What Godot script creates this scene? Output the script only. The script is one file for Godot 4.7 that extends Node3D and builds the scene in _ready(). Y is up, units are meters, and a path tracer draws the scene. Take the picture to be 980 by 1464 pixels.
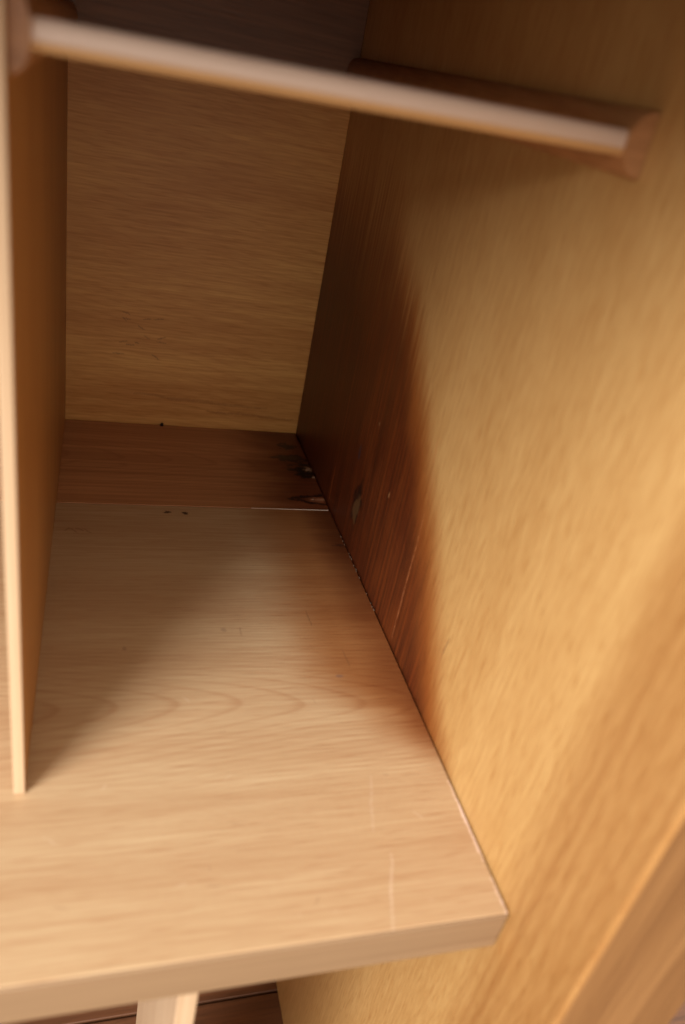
extends Node3D

# ---------- the cabinet, measured from the photograph (metres) ----------
# right side panel: plane x = 0; shelf top: y = 0; shelf front: z = 0
const DEEP := 0.45
const WIDE := 0.1926
const SEAM := -0.3185
const FLOOR_Y := -0.433
const TOP_Y := 0.3272  # underside of the unseen top, set low to dim the interior below it
const LEFT_X := -0.74

var rng := RandomNumberGenerator.new()


func _ready() -> void:
	rng.seed = 7
	# camera
	var cam := Camera3D.new()
	cam.name = "camera"
	var lens := CameraAttributesPhysical.new()
	lens.frustum_focal_length = 18.116
	lens.frustum_focus_distance = 0.54
	lens.frustum_near = 0.01
	lens.frustum_far = 60.0
	lens.exposure_aperture = 3.6
	cam.attributes = lens
	add_child(cam)
	cam.transform = Transform3D(Basis(Vector3(0.95173029, 0.18331028, 0.24618448), Vector3(-0.02798799, 0.85056024, -0.52513231), Vector3(-0.30565688, 0.49289412, 0.81463443)), Vector3(-0.1682, 0.2852, 0.1548))
	cam.fov = 67.04
	cam.near = 0.01
	cam.far = 60.0
	cam.current = true
	# dim room light all round, and the soft daylight of a window to the left behind the camera
	var env := Environment.new()
	env.background_mode = Environment.BG_COLOR
	env.background_color = Color(1.0, 0.957, 0.9)
	env.tonemap_mode = Environment.TONE_MAPPER_LINEAR
	env.tonemap_exposure = 1.62
	env.sdfgi_enabled = true
	env.ssao_enabled = true
	env.ssil_enabled = true
	var we := WorldEnvironment.new()
	we.name = "world"
	we.environment = env
	add_child(we)
	var win := AreaLight3D.new()
	win.name = "window_light"
	win.area_size = Vector2(1.05, 1.6)
	win.area_normalize_energy = true
	win.light_color = Color(0.985, 0.985, 1.0)
	win.light_energy = 6.2
	win.area_range = 12.0
	win.shadow_enabled = true
	add_child(win)
	win.look_at_from_position(Vector3(-1.55, 1.32, 1.22), Vector3(-0.08, 0.05, -0.12))

	make_materials()
	build_floor()
	build_cabinet()


# ---------- wood ----------
var M := {}


func grey(w: int, h: int, cell_u: float, cell_v: float, id: int, octaves := 3) -> PackedByteArray:
	# noise drawn out along the grain (u): cell sizes are in pixels
	var n := FastNoiseLite.new()
	n.seed = id
	n.noise_type = FastNoiseLite.TYPE_SIMPLEX_SMOOTH
	n.frequency = 0.25
	n.fractal_octaves = octaves
	var sw := clampi(int(w * 4.0 / cell_u), 6, w)
	var sh := clampi(int(h * 4.0 / cell_v), 6, h)
	var im := n.get_image(sw, sh, false, false, true)
	im.convert(Image.FORMAT_L8)
	if sw != w or sh != h:
		im.resize(w, h, Image.INTERPOLATE_CUBIC)
	return im.get_data()


# one veneer: colours dark..light (sRGB), size in pixels and metres, cathedral figure, how strong the streaks and pores are
func veneer(w: int, h: int, su: float, sv: float, dark: Color, light: Color, id: int, fig: Dictionary) -> Array:
	var wide := grey(w, h, w * 0.5, h * 0.10, id, 2)
	var streak := grey(w, h, w * 0.55, fig.get("streak", 11.0), id + 1, 3)
	var fine := grey(w, h, w * fig.get("fine_len", 0.14), 3.0, id + 2, 2)
	var pore := grey(w, h, fig.get("pore_len", 42.0), 2.6, id + 3, 1)
	var warp := grey(w, h, w * 0.22, h * 0.16, id + 4, 2)
	var lut := PackedByteArray()
	lut.resize(768)
	for i in 256:
		var c := dark.lerp(light, i / 255.0)
		lut[i * 3] = int(c.r * 255.0)
		lut[i * 3 + 1] = int(c.g * 255.0)
		lut[i * 3 + 2] = int(c.b * 255.0)
	var ring_lut := PackedFloat32Array()
	ring_lut.resize(256)
	for i in 256:
		var t := i / 255.0
		ring_lut[i] = exp(-pow((t - 0.72) / (0.13 if t < 0.72 else 0.05), 2.0)) # slow dark latewood, sharp end
	var out := PackedByteArray()
	out.resize(w * h * 3)
	var bump := PackedByteArray()
	bump.resize(w * h)
	var k: float = fig.get("k", 120.0)
	var cv: float = fig.get("centre", sv * 0.5)
	var step: float = fig.get("step", 0.028)
	var ring: float = fig.get("ring", 60.0)
	var a_wide: float = fig.get("wide", 0.35)
	var a_streak: float = fig.get("streaks", 0.5)
	var a_fine: float = fig.get("fine", 0.3)
	var a_pore: float = fig.get("pores", 60.0)
	var off: float = fig.get("offset", 0.0)
	var bias: float = fig.get("bias", 128.0)
	var pore_cut: int = fig.get("pore_cut", 96)
	var flat: float = fig.get("flat", 0.0)
	var i := 0
	for y in h:
		var dv := sv * y / h - cv
		var fade := clampf(1.25 - absf(dv) * 9.0, 0.15, 1.0) if k > 50.0 else 1.0
		for x in w:
			var wp := (warp[i] - 128)
			var d := dv + wp * 0.000022
			var s := (su * x / w + k * d * d / (1.0 + flat * absf(d)) + off) / step + wp * 0.0025
			var t := bias + (wide[i] - 128) * a_wide + (streak[i] - 128) * a_streak + (fine[i] - 128) * a_fine - ring_lut[int((s - floorf(s)) * 255.0)] * ring * fade
			var hgt := 200
			if pore[i] < pore_cut:
				var p := (pore_cut - pore[i]) / 60.0
				t -= p * a_pore
				hgt -= int(minf(p * 150.0, 190.0))
			var q := clampi(int(t), 0, 255) * 3
			var o := i * 3
			out[o] = lut[q]
			out[o + 1] = lut[q + 1]
			out[o + 2] = lut[q + 2]
			bump[i] = clampi(hgt + (fine[i] - 128) / 8, 0, 255)
			i += 1
	return [out, bump]


var soil := FastNoiseLite.new()


# multiplies the veneer's colours: f(u, v in metres) gives the multiplier; only inside the box
func dye(tex: PackedByteArray, w: int, h: int, su: float, sv: float, box: Rect2, f: Callable) -> void:
	for y in range(maxi(0, int(box.position.y / sv * h)), mini(h, int(box.end.y / sv * h) + 1)):
		for x in range(maxi(0, int(box.position.x / su * w)), mini(w, int(box.end.x / su * w) + 1)):
			var m: Vector3 = f.call(su * (x + 0.5) / w, sv * (y + 0.5) / h)
			if m == Vector3.ONE:
				continue
			var o := (y * w + x) * 3
			tex[o] = clampi(int(tex[o] * m.x), 0, 255)
			tex[o + 1] = clampi(int(tex[o + 1] * m.y), 0, 255)
			tex[o + 2] = clampi(int(tex[o + 2] * m.z), 0, 255)


# a mark along a line: thin scratch or smear, blended towards a colour
func stroke(tex: PackedByteArray, w: int, h: int, su: float, sv: float, a: Vector2, b: Vector2, half: float, c: Color, amount: float, ragged := 0.5) -> void:
	var lo := a.min(b) - Vector2.ONE * half * 3.0
	var hi := a.max(b) + Vector2.ONE * half * 3.0
	var d := b - a
	for y in range(maxi(0, int(lo.y / sv * h)), mini(h, int(hi.y / sv * h) + 1)):
		for x in range(maxi(0, int(lo.x / su * w)), mini(w, int(hi.x / su * w) + 1)):
			var p := Vector2(su * (x + 0.5) / w, sv * (y + 0.5) / h)
			var t := clampf((p - a).dot(d) / d.length_squared(), 0.0, 1.0)
			var n := soil.get_noise_2d(p.x * 9000.0, p.y * 9000.0)
			var wid := half * (0.35 + 0.65 * sin(PI * (0.08 + 0.84 * t))) * (1.0 + ragged * n)
			var far := p.distance_to(a + d * t + d.orthogonal().normalized() * half * 1.2 * soil.get_noise_2d(t * 60.0, a.x * 7000.0))
			var g := amount * (1.0 - smoothstep(wid * 0.55, wid * 1.25, far)) * clampf(1.0 + ragged * 1.6 * soil.get_noise_2d(t * 400.0 + 50.0, a.y * 9000.0), 0.0, 1.0)
			if g <= 0.0:
				continue
			var o := (y * w + x) * 3
			tex[o] = int(lerpf(tex[o], c.r * 255.0, g))
			tex[o + 1] = int(lerpf(tex[o + 1], c.g * 255.0, g))
			tex[o + 2] = int(lerpf(tex[o + 2], c.b * 255.0, g))


func blot(tex: PackedByteArray, w: int, h: int, su: float, sv: float, at: Vector2, r: Vector2, c: Color, amount: float, ragged := 0.6, scale := 1500.0) -> void:
	var lo := at - r * 1.8
	var hi := at + r * 1.8
	for y in range(maxi(0, int(lo.y / sv * h)), mini(h, int(hi.y / sv * h) + 1)):
		for x in range(maxi(0, int(lo.x / su * w)), mini(w, int(hi.x / su * w) + 1)):
			var p := Vector2(su * (x + 0.5) / w, sv * (y + 0.5) / h)
			var e := ((p - at) / r).length() + ragged * soil.get_noise_2d(p.x * scale, p.y * scale * 2.2) + ragged * 0.5 * soil.get_noise_2d(p.x * scale * 3.1, p.y * scale * 5.0)
			var g := amount * (1.0 - smoothstep(0.6, 1.1, e))
			if g <= 0.0:
				continue
			var o := (y * w + x) * 3
			tex[o] = int(lerpf(tex[o], c.r * 255.0, g))
			tex[o + 1] = int(lerpf(tex[o + 1], c.g * 255.0, g))
			tex[o + 2] = int(lerpf(tex[o + 2], c.b * 255.0, g))


func finish(called: String, v: Array, w: int, h: int, rough: float, bump := 1.2, spec := 0.5) -> StandardMaterial3D:
	var m := StandardMaterial3D.new()
	m.resource_name = called
	m.albedo_texture = ImageTexture.create_from_image(Image.create_from_data(w, h, false, Image.FORMAT_RGB8, v[0]))
	m.roughness = rough
	m.metallic_specular = spec
	var b := Image.create_from_data(w, h, false, Image.FORMAT_L8, v[1])
	b.convert(Image.FORMAT_RGBA8)
	b.bump_map_to_normal_map(bump)
	m.normal_enabled = true
	m.normal_texture = ImageTexture.create_from_image(b)
	m.normal_scale = 0.16
	return m


func make_materials() -> void:
	soil.seed = 11
	soil.frequency = 0.05
	soil.fractal_octaves = 3
	var v: Array
	var w := 1792
	var h := 832
	# shelf, front board: u = x from LEFT_X, v = z from SEAM
	var su := -LEFT_X
	var sv := -SEAM
	v = veneer(w, h, su, sv, Color8(163, 121, 84), Color8(203, 176, 136), 21, {"centre": 0.193, "k": 170.0, "flat": 6.0, "step": 0.029, "ring": 62.0, "offset": 0.012, "streaks": 0.2, "wide": 0.3, "fine": 0.42, "fine_len": 0.09, "bias": 156.0, "pores": 34.0, "streak": 8.0, "pore_len": 46.0, "pore_cut": 92})
	var sx := func(x: float, z: float) -> Vector2: return Vector2(x - LEFT_X, z - SEAM)
	# water stain along the side panel
	dye(v[0], w, h, su, sv, Rect2(su - 0.11, 0.0, 0.11, sv), func(u: float, q: float) -> Vector3:
		var x := u - su
		var z := q + SEAM
		var n := soil.get_noise_2d(x * 120.0, z * 2400.0) * 0.004 + soil.get_noise_2d(x * 500.0, z * 400.0) * 0.003
		var reach := 0.055 * smoothstep(-0.066, -0.16, z) + 0.008 * smoothstep(-0.05, -0.08, z)
		var g := (1.0 - smoothstep(-0.034, 0.014, -x - reach + n)) * smoothstep(-0.062, -0.10, z + n * 0.6)
		var near := 1.0 - smoothstep(0.0, 0.03, -x + n)
		var deep := g * smoothstep(-0.16, -0.30, z) * near
		return Vector3.ONE.lerp(Vector3(0.76, 0.57, 0.40), g * 0.85) * Vector3.ONE.lerp(Vector3(0.84, 0.74, 0.66), g * near) * Vector3.ONE.lerp(Vector3(0.7, 0.62, 0.6), deep))
	stroke(v[0], w, h, su, sv, sx.call(-0.0395, -0.075), sx.call(-0.0475, -0.045), 0.0006, Color8(226, 205, 190), 0.22, 0.9)
	stroke(v[0], w, h, su, sv, sx.call(-0.0425, -0.034), sx.call(-0.0525, -0.001), 0.0006, Color8(230, 208, 192), 0.35, 0.9)
	stroke(v[0], w, h, su, sv, sx.call(-0.045, -0.20), sx.call(-0.044, -0.186), 0.0004, Color8(90, 60, 40), 0.4)
	stroke(v[0], w, h, su, sv, sx.call(-0.031, -0.165), sx.call(-0.030, -0.15), 0.0004, Color8(100, 66, 44), 0.35)
	stroke(v[0], w, h, su, sv, sx.call(-0.087, -0.186), sx.call(-0.087, -0.178), 0.0004, Color8(120, 84, 60), 0.3)
	blot(v[0], w, h, su, sv, sx.call(-0.096, -0.184), Vector2(0.002, 0.002), Color8(120, 92, 72), 0.25)
	blot(v[0], w, h, su, sv, sx.call(-0.038, -0.143), Vector2(0.0025, 0.0014), Color8(110, 84, 78), 0.45)
	blot(v[0], w, h, su, sv, sx.call(-0.151, -0.17), Vector2(0.0012, 0.002), Color8(110, 80, 60), 0.3)
	blot(v[0], w, h, su, sv, sx.call(-0.120, -0.3095), Vector2(0.0028, 0.0016), Color8(46, 22, 14), 0.9, 0.9, 3000.0)
	blot(v[0], w, h, su, sv, sx.call(-0.108, -0.3085), Vector2(0.0022, 0.0015), Color8(46, 22, 14), 0.9, 0.9, 3000.0)
	for i in 7: # the ringed nick near the divider
		var t := rng.randf() * TAU
		stroke(v[0], w, h, su, sv, sx.call(-0.186 + i * 0.0022, -0.2845 + 0.002 * sin(t)), sx.call(-0.183 + i * 0.0022, -0.2845 + 0.003 * cos(t)), 0.0004, Color8(104, 64, 42), 0.45)
	blot(v[0], w, h, su, sv, sx.call(-0.006, -0.272), Vector2(0.004, 0.002), Color8(50, 26, 18), 0.6, 0.9, 2500.0)
	for i in 9:
		var z0 := rng.randf_range(-0.085, -0.004)
		stroke(v[0], w, h, su, sv, sx.call(-0.0019, z0), sx.call(-0.0017, z0 + rng.randf_range(0.006, 0.02)), 0.0007, Color8(234, 206, 188), 0.5, 0.9)
	for i in 26: # small rubs and dust on the open part
		var c: Vector2 = sx.call(rng.randf_range(-0.26, -0.01), rng.randf_range(-0.13, -0.002))
		stroke(v[0], w, h, su, sv, c, c + Vector2(rng.randf_range(-0.006, 0.006), rng.randf_range(-0.004, 0.004)), rng.randf_range(0.0002, 0.0005), Color8(228, 208, 188) if i % 2 else Color8(130, 96, 70), 0.3, 0.9)
	M.shelf = finish("shelf_veneer", v, w, h, 0.36, 0.9)
	# shelf, rear board
	w = 1536
	h = 320
	sv = DEEP + SEAM
	v = veneer(w, h, su, sv, Color8(166, 112, 72), Color8(214, 158, 110), 31, {"centre": 0.06, "k": 150.0, "flat": 6.0, "step": 0.034, "ring": 60.0, "offset": 0.015, "streaks": 0.5, "bias": 140.0, "pores": 24.0, "pore_len": 90.0})
	var sr := func(x: float, z: float) -> Vector2: return Vector2(x - LEFT_X, z + DEEP)
	dye(v[0], w, h, su, sv, Rect2(su - 0.09, 0.0, 0.09, sv), func(u: float, q: float) -> Vector3:
		var x := u - su + soil.get_noise_2d(u * 300.0, q * 900.0) * 0.015
		return Vector3.ONE.lerp(Vector3(0.58, 0.42, 0.34), 1.0 - smoothstep(0.01, 0.075, -x)))
	blot(v[0], w, h, su, sv, sr.call(-0.0135, -0.422), Vector2(0.007, 0.006), Color8(20, 12, 9), 0.7, 0.9, 1800.0)
	blot(v[0], w, h, su, sv, sr.call(-0.014, -0.400), Vector2(0.017, 0.0062), Color8(16, 10, 8), 0.8, 0.5, 1500.0)
	blot(v[0], w, h, su, sv, sr.call(-0.015, -0.4005), Vector2(0.013, 0.0036), Color8(92, 74, 56), 0.6, 0.7, 1500.0)
	blot(v[0], w, h, su, sv, sr.call(-0.006, -0.380), Vector2(0.0135, 0.0125), Color8(9, 6, 5), 0.95, 0.6, 1500.0)
	blot(v[0], w, h, su, sv, sr.call(-0.0035, -0.382), Vector2(0.0052, 0.0046), Color8(190, 148, 112), 0.85, 0.9, 2200.0)
	blot(v[0], w, h, su, sv, sr.call(-0.001, -0.368), Vector2(0.0026, 0.003), Color8(170, 132, 100), 0.8, 0.9, 2200.0)
	stroke(v[0], w, h, su, sv, sr.call(-0.029, -0.3335), sr.call(-0.001, -0.3415), 0.0024, Color8(26, 10, 6), 0.95, 0.7)
	stroke(v[0], w, h, su, sv, sr.call(-0.027, -0.3335), sr.call(0.0, -0.3255), 0.0017, Color8(30, 11, 7), 0.9, 0.7)
	blot(v[0], w, h, su, sv, sr.call(-0.0075, -0.3335), Vector2(0.0105, 0.0042), Color8(150, 92, 62), 0.75, 0.5, 1300.0)
	blot(v[0], w, h, su, sv, sr.call(-0.004, -0.3335), Vector2(0.005, 0.002), Color8(196, 146, 110), 0.6, 0.8, 1800.0)
	M.rear = finish("rear_board_veneer", v, w, h, 0.42, 0.9)
	# right side panel: u = y upwards from the floor, v = z from the back
	w = 1984
	h = 1024
	su = TOP_Y - FLOOR_Y
	sv = DEEP + 0.0405
	v = veneer(w, h, su, sv, Color8(164, 116, 62), Color8(207, 169, 110), 41, {"centre": -0.25, "k": 15.0, "flat": 0.4, "step": 0.03, "ring": 24.0, "streaks": 0.17, "wide": 0.22, "fine": 0.42, "fine_len": 0.035, "bias": 152.0, "pores": 46.0, "streak": 8.0, "pore_len": 34.0, "pore_cut": 92})
	dye(v[0], w, h, su, sv, Rect2(-FLOOR_Y - 0.01, 0.0, 0.29, 0.42), func(u: float, q: float) -> Vector3:
		var y := u + FLOOR_Y
		var z := q - DEEP
		var creep := soil.get_noise_2d(y * 110.0, z * 5200.0) # runs with the grain
		var n := soil.get_noise_2d(y * 160.0, z * 420.0)
		var n2 := soil.get_noise_2d(y * 420.0 + 90.0, z * 900.0)
		# edge of the wet patch: it climbs from the shelf's front towards the back
		var over := y + (z + 0.079) * 1.03 - 0.005 * n - 0.0045 * creep - 0.012 * smoothstep(0.02, 0.10, y) * (1.0 - smoothstep(0.17, 0.22, y))
		var top := smoothstep(0.13 + 0.05 * creep, 0.25 + 0.04 * creep, y)
		var g := (1.0 - smoothstep(-0.026, 0.019, over)) * (1.0 - top * 0.94)
		var core := (1.0 - smoothstep(-0.052 + 0.010 * n2, -0.012 + 0.006 * n, over)) * (1.0 - top)
		var mottle := clampf(0.5 + 0.9 * n2 + 0.5 * creep, 0.0, 1.0) * smoothstep(-0.02, -0.05, over) * (1.0 - smoothstep(-0.12, -0.16, over))  # greyer, paler mottling inside the patch
		var a := Vector3.ONE.lerp(Vector3(0.73, 0.53, 0.36), g)
		a *= Vector3.ONE.lerp(Vector3(0.60, 0.46, 0.40), core) * (1.0 + 0.32 * core * creep)
		return a * Vector3.ONE.lerp(Vector3(1.18, 1.3, 1.3), mottle * core * 0.8))
	var sw := func(y: float, z: float) -> Vector2: return Vector2(y - FLOOR_Y, z + DEEP)
	dye(v[0], w, h, su, sv, Rect2(0.0, DEEP - 0.03, su, 0.08), func(u: float, q: float) -> Vector3: # browner heartwood towards the front
		var z := q - DEEP + 0.006 * soil.get_noise_2d(u * 60.0, q * 1500.0)
		var band := 0.75 + 0.45 * soil.get_noise_2d(u * 24.0, q * 3200.0)
		return Vector3.ONE.lerp(Vector3(0.86, 0.79, 0.72), smoothstep(-0.016, 0.004, z) * band))
	# torn veneer, cracks and scratches in the wet patch
	blot(v[0], w, h, su, sv, sw.call(0.0345, -0.2705), Vector2(0.0175, 0.0085), Color8(24, 13, 10), 0.8, 0.45, 900.0)
	blot(v[0], w, h, su, sv, sw.call(0.0325, -0.2695), Vector2(0.0135, 0.0058), Color8(116, 84, 48), 0.65, 0.6, 1100.0)
	blot(v[0], w, h, su, sv, sw.call(0.066, -0.285), Vector2(0.005, 0.0022), Color8(50, 44, 62), 0.7, 0.7, 1400.0)
	blot(v[0], w, h, su, sv, sw.call(0.070, -0.222), Vector2(0.003, 0.0012), Color8(150, 110, 70), 0.8, 0.5, 1400.0)
	blot(v[0], w, h, su, sv, sw.call(0.098, -0.262), Vector2(0.0018, 0.0012), Color8(150, 120, 90), 0.7, 0.5, 1400.0)
	stroke(v[0], w, h, su, sv, sw.call(0.12, -0.3265), sw.call(0.002, -0.328), 0.0005, Color8(150, 84, 44), 0.5, 0.6)
	stroke(v[0], w, h, su, sv, sw.call(0.032, -0.3275), sw.call(0.004, -0.328), 0.0011, Color8(160, 84, 38), 0.65, 0.6)
	stroke(v[0], w, h, su, sv, sw.call(0.088, -0.1705), sw.call(0.003, -0.169), 0.0005, Color8(186, 124, 80), 0.7, 0.7)
	stroke(v[0], w, h, su, sv, sw.call(0.114, -0.1725), sw.call(0.088, -0.1705), 0.0004, Color8(170, 106, 66), 0.45, 0.8)
	stroke(v[0], w, h, su, sv, sw.call(0.130, -0.178), sw.call(0.116, -0.177), 0.0010, Color8(190, 124, 72), 0.4, 0.8)
	for i in 22:
		var z0 := rng.randf_range(-0.30, -0.11)
		var y0 := rng.randf_range(0.0, 0.05) + maxf(0.0, (-0.14 - z0) * 0.4)
		stroke(v[0], w, h, su, sv, sw.call(y0, z0), sw.call(y0 + rng.randf_range(0.012, 0.04), z0 + rng.randf_range(-0.001, 0.002)), rng.randf_range(0.00025, 0.0006), Color8(140, 72, 36) if i % 3 else Color8(34, 14, 8), rng.randf_range(0.25, 0.5), 0.8)
	for i in 6: # pale hair scratches on the shiny part
		var z0 := rng.randf_range(-0.27, -0.23)
		var y0 := rng.randf_range(0.06, 0.10)
		stroke(v[0], w, h, su, sv, sw.call(y0, z0), sw.call(y0 - 0.02, z0 + 0.002), 0.0003, Color8(120, 84, 52), 0.4, 0.9)
	M.side = finish("side_panel_veneer", v, w, h, 0.40, 0.8)
	# back panel: u = x, v = y
	w = 1024
	h = 1024
	v = veneer(w, h, 0.40, 0.46, Color8(178, 114, 50), Color8(228, 174, 98), 51, {"centre": -0.3, "k": 13.0, "flat": 0.6, "step": 0.05, "ring": 30.0, "streaks": 0.36, "wide": 0.4, "fine": 0.5, "fine_len": 0.1, "bias": 142.0, "pores": 34.0, "streak": 15.0, "pore_len": 40.0})
	var sb := func(x: float, y: float) -> Vector2: return Vector2(x + 0.40, y + 0.02)
	for i in 14:
		var c: Vector2 = sb.call(-0.145 + rng.randf_range(-0.016, 0.022), 0.075 + rng.randf_range(-0.02, 0.02))
		stroke(v[0], w, h, 0.40, 0.46, c, c + Vector2(rng.randf_range(0.003, 0.009), rng.randf_range(-0.005, 0.003)), 0.0005, Color8(104, 62, 34), 0.45, 0.8)
	stroke(v[0], w, h, 0.40, 0.46, sb.call(-0.14, 0.026), sb.call(-0.03, 0.020), 0.0016, Color8(140, 84, 40), 0.35, 0.5)
	stroke(v[0], w, h, 0.40, 0.46, sb.call(-0.08, 0.015), sb.call(-0.005, 0.012), 0.0014, Color8(136, 78, 38), 0.35, 0.5)
	M.back = finish("back_panel_veneer", v, w, h, 0.5, 0.7)
	# the plainer pieces share one cut of veneer each
	w = 768
	h = 384
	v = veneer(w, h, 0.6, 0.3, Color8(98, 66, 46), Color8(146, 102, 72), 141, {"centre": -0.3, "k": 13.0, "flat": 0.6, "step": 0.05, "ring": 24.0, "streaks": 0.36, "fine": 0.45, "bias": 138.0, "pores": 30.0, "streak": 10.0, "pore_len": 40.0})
	M.upper = finish("added_dim_wood", v, w, h, 0.5, 0.7)  # dimness above the rail put into this colour
	v = veneer(w, h, 0.5, 0.25, Color8(152, 98, 46), Color8(196, 142, 80), 61, {"centre": 0.3, "k": 30.0, "ring": 20.0, "streaks": 0.4, "bias": 140.0, "pores": 40.0, "streak": 8.0})
	M.divider = finish("divider_veneer", v, w, h, 0.42, 0.8)
	v = veneer(w, h, 0.8, 0.16, Color8(112, 74, 38), Color8(164, 120, 72), 71, {"centre": -0.06, "k": 30.0, "step": 0.03, "ring": 16.0, "streaks": 0.42, "wide": 0.5, "bias": 134.0, "pores": 30.0, "streak": 26.0})
	M.stile = finish("shaded_stile", v, w, h, 0.5, 0.9)  # darkened wood for the front face, which catches less light
	v = veneer(w, h, 0.5, 0.05, Color8(186, 152, 116), Color8(216, 188, 152), 81, {"centre": 0.1, "k": 40.0, "ring": 10.0, "streaks": 0.3, "bias": 140.0, "pores": 24.0, "streak": 14.0})
	M.edge = finish("pale_edge_band", v, w, h, 0.45, 0.6)
	v = veneer(w, h, 0.5, 0.05, Color8(206, 180, 162), Color8(230, 208, 190), 91, {"centre": 0.1, "k": 40.0, "ring": 10.0, "streaks": 0.3, "bias": 140.0, "pores": 24.0, "streak": 14.0})
	M.rod = finish("rail_wood", v, w, h, 0.4, 0.6)
	v = veneer(w, h, 0.5, 0.05, Color8(146, 98, 58), Color8(188, 138, 92), 101, {"centre": 0.1, "k": 40.0, "ring": 14.0, "streaks": 0.4, "bias": 140.0, "pores": 24.0, "streak": 14.0})
	M.batten = finish("batten_wood", v, w, h, 0.42, 0.6)
	v = veneer(w, h, 0.6, 0.3, Color8(80, 50, 31), Color8(120, 77, 48), 111, {"centre": 0.1, "k": 70.0, "ring": 40.0, "streaks": 0.5, "bias": 130.0, "pores": 40.0, "streak": 8.0})
	M.plank = finish("dark_floor_wood", v, w, h, 0.45, 0.8)
	v = veneer(w, h, 0.5, 0.05, Color8(126, 98, 70), Color8(160, 130, 96), 121, {"centre": 0.1, "k": 40.0, "ring": 8.0, "streaks": 0.3, "bias": 140.0, "pores": 20.0, "streak": 14.0})
	M.lip = finish("grey_brown_edge_band", v, w, h, 0.5, 0.6)
	v = veneer(w, h, 0.5, 0.05, Color8(186, 142, 90), Color8(220, 180, 126), 131, {"centre": 0.1, "k": 40.0, "ring": 8.0, "streaks": 0.3, "bias": 140.0, "pores": 20.0, "streak": 14.0})
	M.strip = finish("painted_bounce_yellow", v, w, h, 0.5, 0.6)  # light bounced off the shelf, put into the colour under the rail
	M.glue = plain("dried_glue", Color8(214, 196, 176), 0.6)
	M.raw = plain("raw_splintered_wood", Color8(150, 112, 84), 0.95)
	M.dust = plain("dust_in_the_joint", Color8(118, 90, 68), 0.95)
	M.grime = plain("grime", Color8(40, 24, 18), 0.9)


func plain(called: String, c: Color, rough: float) -> StandardMaterial3D:
	var m := StandardMaterial3D.new()
	m.resource_name = called
	m.albedo_color = c
	m.roughness = rough
	return m


# ---------- shapes ----------
# a board between two corners with rounded edges; u runs along axis ua, v along axis va of the texture, which covers size from origin
func board(lo: Vector3, hi: Vector3, r: float, ua: int, va: int, from: Vector2, size: Vector2, split := Vector3i(1, 1, 1)) -> ArrayMesh:
	var st := SurfaceTool.new()
	st.begin(Mesh.PRIMITIVE_TRIANGLES)
	var mid := (lo + hi) / 2.0
	var half := (hi - lo) / 2.0
	r = minf(r, half[half.min_axis_index()] * 0.98)
	var ta := 3 - ua - va
	var at := []
	for a in 3:
		var s := [-half[a], -half[a] + r * 0.42, -half[a] + r]
		for i in range(1, split[a]):
			s.append(lerpf(-half[a] + r, half[a] - r, float(i) / split[a]))
		s.append_array([half[a] - r, half[a] - r * 0.42, half[a]])
		at.append(s)
	var base := 0
	for a in 3:
		var b := (a + 1) % 3
		var c := (a + 2) % 3
		for side: float in [-1.0, 1.0]:
			var sb: Array = at[b]
			var sc: Array = at[c]
			for i in sb.size():
				for j in sc.size():
					var q := Vector3.ZERO
					q[a] = side * half[a]
					q[b] = sb[i]
					q[c] = sc[j]
					var inner := q.clamp(-(half - Vector3.ONE * r), half - Vector3.ONE * r)
					var n := (q - inner).normalized()
					var p := inner + n * r + mid
					var uv := Vector2(p[ua] - from.x, p[va] - from.y)
					var t := -side * minf(hi[ta] - p[ta], p[ta] - lo[ta]) # round the corner, back into the same cut
					if a == ua:
						uv.x += t
					elif a == va:
						uv.y += t
					st.set_normal(n)
					st.set_uv(uv / size)
					st.add_vertex(p)
			for i in sb.size() - 1:
				for j in sc.size() - 1:
					var k := base + i * sc.size() + j
					var quad := [k, k + 1, k + sc.size() + 1, k, k + sc.size() + 1, k + sc.size()]
					if side < 0.0:
						quad.reverse()
					for e: int in quad:
						st.add_index(e)
			base += sb.size() * sc.size()
	return st.commit()


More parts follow.
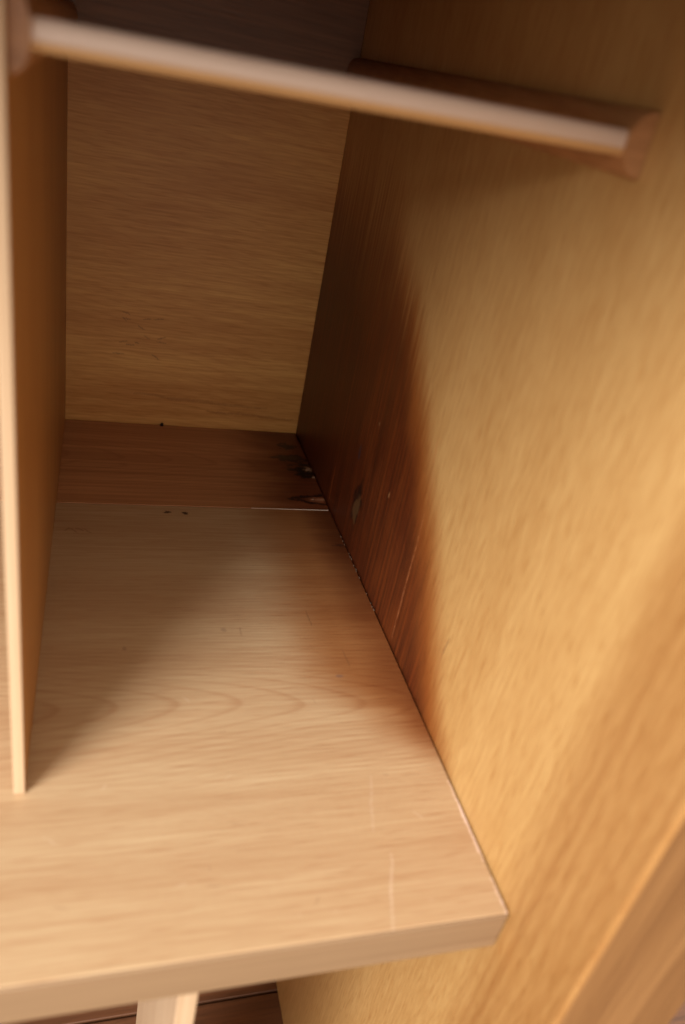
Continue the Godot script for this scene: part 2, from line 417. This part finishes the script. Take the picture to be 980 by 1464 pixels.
# a profile (in the plane across axis "along") drawn out along x or z, with closed rounded ends left plain
func moulding(profile: PackedVector2Array, along_x: bool, a: float, b: float, at: Vector2, size: Vector2) -> ArrayMesh:
	var st := SurfaceTool.new()
	st.begin(Mesh.PRIMITIVE_TRIANGLES)
	var n := profile.size()
	var around := 0.0
	var mk := func(p: Vector2, l: float) -> Vector3:
		return Vector3(l, p.y + at.y, p.x + at.x) if along_x else Vector3(p.x + at.x, p.y + at.y, l)
	var cuts := [a, a + (b - a) * 0.004, b - (b - a) * 0.004, b]
	var shrink := [0.94, 1.0, 1.0, 0.94]
	var middle := Vector2.ZERO
	for p in profile:
		middle += p / n
	st.set_smooth_group(1)
	for s in 3:
		around = 0.0
		for i in n:
			var p: Vector2 = profile[i]
			var q: Vector2 = profile[(i + 1) % n]
			var next := around + p.distance_to(q)
			var quad := []
			for e in [[p, s, around], [q, s, next], [q, s + 1, next], [p, s, around], [q, s + 1, next], [p, s + 1, around]]:
				var w: Vector2 = middle + (e[0] - middle) * float(shrink[e[1]])
				quad.append([mk.call(w, cuts[e[1]]), Vector2(cuts[e[1]], e[2]) / size])
			if not along_x:
				quad.reverse()
			quad.reverse()
			for e in quad:
				st.set_uv(e[1])
				st.add_vertex(e[0])
			around = next
	for end in 2:
		st.set_smooth_group(2 + end)
		for i in n:
			var p: Vector2 = middle + (profile[i] - middle) * 0.94
			var q: Vector2 = middle + (profile[(i + 1) % n] - middle) * 0.94
			var l: float = [a, b][end]
			var tri := [[middle, l], [p, l], [q, l]]
			if (end == 0) == along_x:
				tri.reverse()
			for e in tri:
				st.set_uv(Vector2(e[0].x, e[0].y) / size)
				st.add_vertex(mk.call(e[0], e[1]))
	st.generate_normals()
	return st.commit()


func part(called: String, mesh: Mesh, m: Material, parent: Node, label := "") -> MeshInstance3D:
	var o := MeshInstance3D.new()
	o.name = called
	o.mesh = mesh
	o.material_override = m
	parent.add_child(o, true)
	if label:
		o.set_meta("label", label)
	return o


# a slice of the rail's rounded section between two heights
func rail_profile(low: float, high: float) -> PackedVector2Array:
	var p := PackedVector2Array()
	for side: float in [1.0, -1.0]:
		for i in 9:
			var y := lerpf(low, high, i / 8.0 if side > 0.0 else 1.0 - i / 8.0)
			p.append(Vector2(side * 0.0043 * pow(maxf(1.0 - pow(absf(y) / 0.0046, 3.0), 0.0), 0.4), y))
	return p


# a ragged flake lying on a surface: a low fan with an uneven outline
func flake(at: Vector3, along: Vector3, across: Vector3, up: Vector3, long: float, wide: float, high: float, points := 11) -> ArrayMesh:
	var st := SurfaceTool.new()
	st.begin(Mesh.PRIMITIVE_TRIANGLES)
	var rim := []
	for i in points:
		var t := TAU * i / points
		var k := rng.randf_range(0.65, 1.15)
		rim.append(at + along * cos(t) * long * k + across * sin(t) * wide * k)
	var peak := at + up * high + along * long * 0.25
	for i in points:
		var a: Vector3 = rim[i]
		var b: Vector3 = rim[(i + 1) % points]
		var ma := a.lerp(peak, 0.4) + up * high * rng.randf_range(0.2, 0.5)
		for tri in [[a, b, peak], [a, ma, peak]]:
			st.add_vertex(tri[0])
			st.add_vertex(tri[1])
			st.add_vertex(tri[2])
	st.generate_normals()
	return st.commit()


# ---------- the place ----------
func build_floor() -> void:
	var f := MeshInstance3D.new()
	f.name = "floor"
	var pm := BoxMesh.new()
	pm.size = Vector3(6, 0.04, 6)
	f.mesh = pm
	f.material_override = plain("floor_underlay", Color8(30, 20, 14), 0.9)
	f.position = Vector3(0, FLOOR_Y - 0.0285, 0)
	f.set_meta("kind", "structure")
	f.set_meta("label", "dark brown wooden floor boards under the pale shelf")
	f.set_meta("category", "floor")
	add_child(f)
	var wide := 0.12
	for i in range(-6, 14):
		var z := -0.199 + i * wide
		var shift := rng.randf() * 3.0
		var mesh := board(Vector3(-1.6, FLOOR_Y - 0.008, z + 0.0009), Vector3(1.4, FLOOR_Y, z + wide - 0.0009), 0.0012, 0, 2, Vector2(shift, shift), Vector2(0.6, 0.3))
		var o := part("plank", mesh, M.plank, f)
		o.position = -f.position


func build_cabinet() -> void:
	var c := Node3D.new()
	c.name = "wooden_cabinet"
	c.set_meta("label", "open pale oak cabinet with dark water stain in its back right corner")
	c.set_meta("category", "cabinet")
	add_child(c)
	var th := 0.0214
	# shelf: front board, rear board, edge band, filler, damage
	var gap := 0.0009
	var shelf := part("shelf", board(Vector3(LEFT_X, -th, SEAM + 0.0003), Vector3(-gap, 0.0, -0.0012), 0.0006, 0, 2, Vector2(LEFT_X, SEAM), Vector2(-LEFT_X, -SEAM)), M.shelf, c, "broad pale shelf board with reddish stain along the side panel")
	part("rear_board", board(Vector3(LEFT_X, -th, -DEEP + 0.001), Vector3(-gap, -0.0001, SEAM - 0.0003), 0.0006, 0, 2, Vector2(LEFT_X, -DEEP), Vector2(-LEFT_X, DEEP + SEAM)), M.rear, shelf, "darker rear strip of the shelf")
	part("edge_band", board(Vector3(LEFT_X, -th, -0.0012), Vector3(-gap - 0.0006, -0.0002, 0.0), 0.0009, 0, 1, Vector2(LEFT_X, -th), Vector2(0.5, 0.05)), M.lip, shelf)
	part("seam_filler", board(Vector3(-0.06, -0.003, SEAM - 0.00035), Vector3(-0.002, 0.00012, SEAM + 0.00035), 0.0001, 0, 2, Vector2.ZERO, Vector2.ONE), M.glue, shelf)
	part("splinter", flake(Vector3(-0.0035, 0.0, -0.382), Vector3(0.9, 0, -0.43), Vector3(0.43, 0, 0.9), Vector3.UP, 0.0042, 0.0022, 0.0012), M.raw, shelf)
	part("splinter", flake(Vector3(-0.0018, 0.0, -0.3685), Vector3(0.9, 0, -0.43), Vector3(0.43, 0, 0.9), Vector3.UP, 0.0016, 0.001, 0.001), M.raw, shelf)
	part("splinter", flake(Vector3(-0.0105, 0.0, -0.3335), Vector3(1, 0, 0.02), Vector3(-0.02, 0, 1), Vector3.UP, 0.0015, 0.0009, 0.0008), M.raw, shelf)
	for i in 15:
		var z := rng.randf_range(-0.30, -0.20)
		part("glue_bead", flake(Vector3(-0.0008 - rng.randf() * 0.0006, 0.0, z), Vector3(0, 0, 1), Vector3(1, 0, 0), Vector3.UP, rng.randf_range(0.0006, 0.002), 0.0004, 0.0006, 7), M.dust, shelf)
	# right side panel and its solid front stile
	var side := part("side_panel", board(Vector3(0.0, FLOOR_Y, -DEEP - 0.01), Vector3(0.018, TOP_Y, 0.0405), 0.0018, 1, 2, Vector2(FLOOR_Y, -DEEP), Vector2(TOP_Y - FLOOR_Y, DEEP + 0.0405)), M.side, c, "right side panel with a dark brown climbing stain")
	part("front_edge", board(Vector3(0.0015, FLOOR_Y, 0.0), Vector3(0.06, TOP_Y, 0.0408), 0.0005, 1, 0, Vector2(FLOOR_Y - 0.02, -0.02), Vector2(0.8, 0.16)), M.stile, side)  # darker colour stands for the weaker light on this front face
	# back panel
	part("back_panel", board(Vector3(LEFT_X, FLOOR_Y, -DEEP - 0.008), Vector3(0.0, TOP_Y, -DEEP), 0.0004, 0, 1, Vector2(-0.40, -0.02), Vector2(0.40, 0.46)), M.back, c)
	part("added_dark_board", board(Vector3(LEFT_X, 0.2705, -DEEP - 0.004), Vector3(0.0, TOP_Y, -DEEP + 0.0015), 0.0006, 0, 1, Vector2(-0.5, 0.25), Vector2(0.6, 0.3)), M.upper, c, "added dark board that dims the top of the back panel")  # added board; its dark colour stands for the dim zone above the rail
	# divider on the shelf and the one below it
	var dv := part("divider", board(Vector3(-WIDE - 0.0042, 0.0002, -DEEP + 0.0005), Vector3(-WIDE, TOP_Y, -0.0812), 0.0006, 1, 2, Vector2(0, -DEEP), Vector2(0.5, 0.25)), M.divider, c)
	part("edge_band", board(Vector3(-WIDE - 0.0044, 0.0002, -0.0812), Vector3(-WIDE + 0.0001, TOP_Y, -0.0801), 0.0007, 1, 0, Vector2(0, -0.3), Vector2(0.5, 0.05)), M.edge, dv)
	var lo := part("divider", board(Vector3(-0.131, FLOOR_Y + 0.0002, -0.13), Vector3(-0.1232, -th - 0.0002, -0.0112), 0.0006, 1, 2, Vector2(0, -DEEP), Vector2(0.5, 0.25)), M.edge, c, "lower pale divider under the shelf")
	part("edge_band", board(Vector3(-0.1312, FLOOR_Y + 0.0002, -0.0112), Vector3(-0.123, -th - 0.0002, -0.010), 0.0006, 1, 0, Vector2(0, -0.3), Vector2(0.5, 0.05)), M.edge, lo)
	# battens on divider and side panel: rounded strips running to the back
	var d := PackedVector2Array([Vector2(0, -0.0105)])
	for i in 13:
		var t := -PI / 2 + PI * i / 12.0
		d.append(Vector2(-0.0085 * pow(maxf(cos(t), 0.0), 0.8), 0.0105 * signf(sin(t)) * pow(absf(sin(t)), 0.95)))
	d.append(Vector2(0, 0.0105))
	part("batten", moulding(d, false, -DEEP + 0.0005, -0.0868, Vector2(-0.0001, 0.2805), Vector2(0.05, 0.05)), M.batten, c)
	var e := PackedVector2Array()
	for p in d:
		e.append(Vector2(-p.x * 0.68, p.y))
	e.reverse()
	part("batten", moulding(e, false, -DEEP + 0.0005, -0.0868, Vector2(-WIDE + 0.0001, 0.2775), Vector2(0.05, 0.05)), M.batten, c)
	# the thin rail that joins them
	var rail := part("rail", moulding(rail_profile(-0.0015, 0.0040), true, -0.0905, 0.0905, Vector2.ZERO, Vector2(0.5, 0.05)), M.rod, c)
	rail.position = Vector3(-0.0972, 0.2787, -0.0925)
	rail.rotation.z = 0.016
	part("bounce_strip", moulding(rail_profile(-0.0038, -0.00155), true, -0.0900, 0.0900, Vector2.ZERO, Vector2(0.5, 0.05)), M.strip, rail)  # warm bounce light from the shelf, painted as a strip
	# far left side, and an unseen top lowered and darkened to shade the interior
	part("top_panel", board(Vector3(LEFT_X - 0.02, TOP_Y, -DEEP - 0.012), Vector3(0.05, TOP_Y + 0.02, 0.04), 0.002, 0, 2, Vector2.ZERO, Vector2(0.5, 0.25)), M.plank, c)
	part("side_panel", board(Vector3(LEFT_X - 0.018, FLOOR_Y, -DEEP - 0.01), Vector3(LEFT_X, TOP_Y, 0.003), 0.001, 1, 2, Vector2(FLOOR_Y, -DEEP), Vector2(0.5, 0.25)), M.divider, c)
	part("added_shade_rail", board(Vector3(LEFT_X, 0.315, 0.024), Vector3(0.0, TOP_Y + 0.002, 0.042), 0.0015, 0, 1, Vector2.ZERO, Vector2(0.5, 0.25)), M.divider, c)  # unseen rail, added to keep light off the space under the top
	# a crumb at the foot of the back panel
	var cr := part("crumb", flake(Vector3.ZERO, Vector3(1, 0, 0.2), Vector3(-0.2, 0, 1), Vector3.UP, 0.0016, 0.0011, 0.0028, 9), M.grime, self, "tiny dark crumb lying against the foot of the back panel")
	cr.position = Vector3(-0.1165, 0.0, -0.4475)
	cr.set_meta("category", "crumb")
